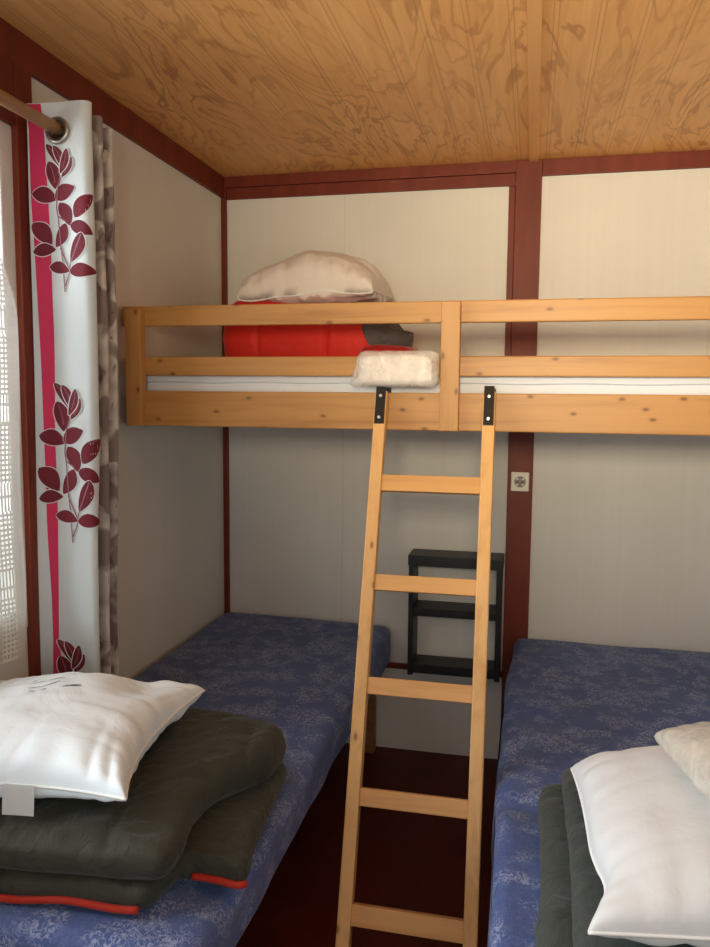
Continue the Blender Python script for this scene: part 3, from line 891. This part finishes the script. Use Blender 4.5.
# printed motif, laid on the cloth of the first fold
def strip(A, Bp, mi, lift=.0012):
    rows = []
    for a, b in zip(A, Bp):
        row = []
        for k in range(13):
            u = a[0] + (b[0] - a[0]) * k / 12; z = a[1] + (b[1] - a[1]) * k / 12
            p, nr = c_at(u, z)
            row.append(bm.verts.new(p + nr * lift))
        rows.append(row)
    for r0, r1 in zip(rows, rows[1:]):
        for k in range(12):
            f = bm.faces.new((r0[k], r0[k + 1], r1[k + 1], r1[k])); f.material_index = mi
ST_ = [(2.15, .000, .036), (2.09, .0037, .0422), (1.923, .0058, .0502), (1.803, .0098, .0517), (1.607, .0154, .0535), (1.331, .0214, .0499), (1.126, .0258, .0546), (.917, .0361, .0536), (.81, .0384, .0531), (.756, .0367, .0601), (.676, .034, .0809), (.6, .03, .09)]
A, Bp = [], []
for k in range(len(ST_) - 1):
    for s in range(8):
        t = s / 8
        z, a, b = [ST_[k][i] + (ST_[k + 1][i] - ST_[k][i]) * t for i in range(3)]
        A.append((a, z)); Bp.append((b, z))
strip(A, Bp, 2, .0008)
LEAVES = [((0.0543, 2.0136), (0.0707, 1.947), 0.5), ((0.0086, 1.9378), (0.0754, 1.9226), 0.55), ((0.069, 1.9245), (0.1243, 1.9508), 0.6), ((0.0807, 1.9143), (0.1105, 1.8582), 0.55), ((0.1221, 1.8779), (0.1677, 1.9328), 0.5), ((0.1096, 1.8615), (0.1641, 1.8369), 0.55), ((0.0074, 1.8661), (0.0568, 1.8153), 0.6), ((0.097, 1.8647), (0.0672, 1.8083), 0.5), ((0.0071, 1.7969), (0.0671, 1.803), 0.5), ((0.1406, 1.8414), (0.1084, 1.77), 0.42), ((0.0481, 1.7617), (0.1047, 1.7489), 0.5), ((0.1047, 1.7489), (0.1714, 1.7458), 0.5), ((0.0483, 2.0539), (0.0898, 1.9941), 0.5), ((0.0685, 2.0495), (0.0944, 1.9938), 0.6), ((0.1182, 2.0204), (0.0892, 1.9741), 0.6), ((0.1051, 2.041), (0.0848, 1.9824), 0.6)]
STEMS = [[(0.0944, 1.9938), (0.0762, 1.9467), (0.0728, 1.8985), (0.0765, 1.8819), (0.0798, 1.8225), (0.0857, 1.7693), (0.0895, 1.6993)], [(0.1389, 1.8369), (0.1084, 1.7687), (0.1022, 1.739), (0.09, 1.7126)], [(0.0765, 1.8819), (0.0986, 1.8679)], [(0.0793, 1.806), (0.1048, 1.7522)]]
for rep in range(3):
    k_, z_ = ((1.0, 2.051), (1.15, 1.472), (1.1, .81))[rep]
    def mp(p, k_=k_, z_=z_): return (p[0] * (1 + (k_ - 1) * .35), z_ + (p[1] - 2.051) * k_)
    for k, (a, b, w) in enumerate(LEAVES):
        a = Vector(mp(a)); b = Vector(mp(b)); w *= (.62 if k >= 12 else 1.08); d = b - a; L = d.length; nn = Vector((-d.y, d.x)) / L
        A, Bp = [], []
        for s in range(23):
            t = s / 22; hw = .5 * L * w * math.sin(math.pi * t ** .85) ** .8 * .95
            c = a.lerp(b, t) + nn * .06 * L * math.sin(math.pi * t)
            A.append(tuple(c - nn * hw)); Bp.append(tuple(c + nn * hw))
        if min(p[1] for p in A) > ZB + .02:
            lf = .0014 + .00016 * k
            strip(A, Bp, 3, lf + .00008)
            m_ = [((p[0] + r[0]) / 2, (p[1] + r[1]) / 2) for p, r in zip(A, Bp)]
            strip([(c[0] + (p[0] - c[0]) * 1.0 - nn.x * .0022, c[1] + (p[1] - c[1]) - nn.y * .0022) for p, c in zip(A, m_)],
                  [(c[0] + (p[0] - c[0]) * 1.0 + nn.x * .0022, c[1] + (p[1] - c[1]) + nn.y * .0022) for p, c in zip(Bp, m_)], 0, lf)
            if k in (0, 12, 13, 14, 15):      # pale vein
                strip([(c[0] - nn.x * .0010, c[1] - nn.y * .0010) for c in m_[2:18]], [(c[0] + nn.x * .0010, c[1] + nn.y * .0010) for c in m_[2:18]], 4, lf + .00012)
    for s_ in STEMS:
        P = resample([Vector(mp(p) + (0,)) for p in s_], 26, False)
        A, Bp = [], []
        for i, p in enumerate(P):
            t = (P[min(i + 1, 25)] - P[max(i - 1, 0)]).normalized(); nn = Vector((-t.y, t.x)) * .0017
            A.append((p.x - nn.x, p.y - nn.y)); Bp.append((p.x + nn.x, p.y + nn.y))
        if min(p[1] for p in A) > ZB + .02: strip(A, Bp, 4, .003)
obj('curtain_fabric', bm, [M['curtain'], M['curtain_shaded'], M['pink'], M['leaf'], M['stem']], ct, smooth=True)
bm = bmesh.new()
tube(bm, [(ring_c.x + .0265 * math.cos(2 * math.pi * k / 40), -1.3035, ring_c.z + .0265 * math.sin(2 * math.pi * k / 40)) for k in range(40)], .0062, 10, True)
ey = obj('eyelet', bm, M['chrome'], ct, smooth=True); ey['label'] = 'shiny metal eyelet ring'

rod = thing('curtain_rod', 'round wooden curtain pole above the window holding the leaf print curtain', 'curtain rod', (.1, -1.9, 2.085))
bm = bmesh.new(); cylinder(bm, (.104, -2.85, 2.088), (.104, -1.13, 2.088), .0150, 24)
obj('pole', bm, M['rod'], rod, smooth=True)
for yy in (-1.145, -2.8):
    bm = bmesh.new()
    cylinder(bm, (0.0, yy, 2.088), (.012, yy, 2.088), .028, 20); cylinder(bm, (.012, yy, 2.088), (.095, yy, 2.088), .008, 12)
    obj('rod_bracket', bm, M['chrome'], rod)

# lace: free edge near the post, gathered away at the top
bm = bmesh.new()
ny, nz = 60, 70
y_free = -1.385
G = []
for j in range(nz + 1):
    z = .80 + (2.03 - .80) * j / nz
    k = max(0, (z - 1.62) / .41)
    yr = y_free - .26 * k ** 1.6 - .012 * max(0, (1.0 - z) / .2)
    row = []
    for i in range(ny + 1):
        t = i / ny; y = yr - t * (2.05 + yr + 0 * t) if False else yr + (-2.0 - yr) * t
        x = .034 + .012 * math.sin((y) * 48) * min(1, t * 6) + .004 * math.sin(z * 9)
        row.append(bm.verts.new((x, y, z)))
    G.append(row)
for j in range(nz):
    for i in range(ny): bm.faces.new((G[j][i], G[j + 1][i], G[j + 1][i + 1], G[j][i + 1]))
lc = obj('lace_curtain', bm, M['lace'], None, (.034, y_free, .80), smooth=True)
tag(lc, 'white lace net curtain hanging in the window left of the dark red post', 'lace curtain')

# ------------------------------------------------------------------ light
wd = bpy.data.worlds.new('sky'); SC.world = wd; wd.use_nodes = True
bg = wd.node_tree.nodes['Background']; bg.inputs[0].default_value = (.85, .92, 1.0, 1); bg.inputs[1].default_value = .42

def area(name, loc, target, sx, sy, power, col):
    l = bpy.data.lights.new(name, 'AREA'); l.shape = 'RECTANGLE'; l.size = sx; l.size_y = sy; l.energy = power; l.color = col
    o = bpy.data.objects.new(name, l); COL.objects.link(o); o.location = loc
    o.rotation_euler = (Vector(target) - Vector(loc)).to_track_quat('-Z', 'Y').to_euler()
    return o
area('window_daylight', (-.35, -2.2, 1.6), (1.2, -1.5, .9), 1.3, 1.3, 68, (.87, .94, 1.0))
area('door_fill', (1.3, -4.35, 1.5), (1.3, -1.0, 1.2), 1.6, 1.8, 19, (1.0, .97, .93))  # fill from behind the camera, through the added door
wl = area('warm_wall_fill', (1.25, -3.6, 1.72), (1.55, 0, 2.34), .4, .3, 10.5, (1.0, .84, .56))  # added warm fill that lifts the wall above the bunk, no fixture
wl.data.spread = math.radians(64)

# ------------------------------------------------------------------ camera
F_PX, PITCH, YAW, ROLL = 781.51, .0994997, .2207483, .0084445
cy, sy = math.cos(YAW), math.sin(YAW); cp, sp = math.cos(PITCH), math.sin(PITCH)
fwd = Vector((-sy * cp, cy * cp, -sp)); rt = Vector((cy, sy, 0)); up = rt.cross(fwd)
r2 = rt * math.cos(ROLL) + up * math.sin(ROLL); u2 = -rt * math.sin(ROLL) + up * math.cos(ROLL)
cam = bpy.data.cameras.new('camera'); co = bpy.data.objects.new('camera', cam); COL.objects.link(co)
mw = Matrix.Identity(4)
for i in range(3): mw[i][0] = r2[i]; mw[i][1] = u2[i]; mw[i][2] = -fwd[i]
mw.translation = Vector((1.249221, -3.066055, 1.45))
co.matrix_world = mw
cam.sensor_fit = 'HORIZONTAL'; cam.sensor_width = 36; cam.lens = F_PX * 36 / 710
cam.clip_start = .02
SC.camera = co
SC.view_settings.view_transform = 'Standard'
SC.view_settings.look = 'None'
SC.view_settings.exposure = 0
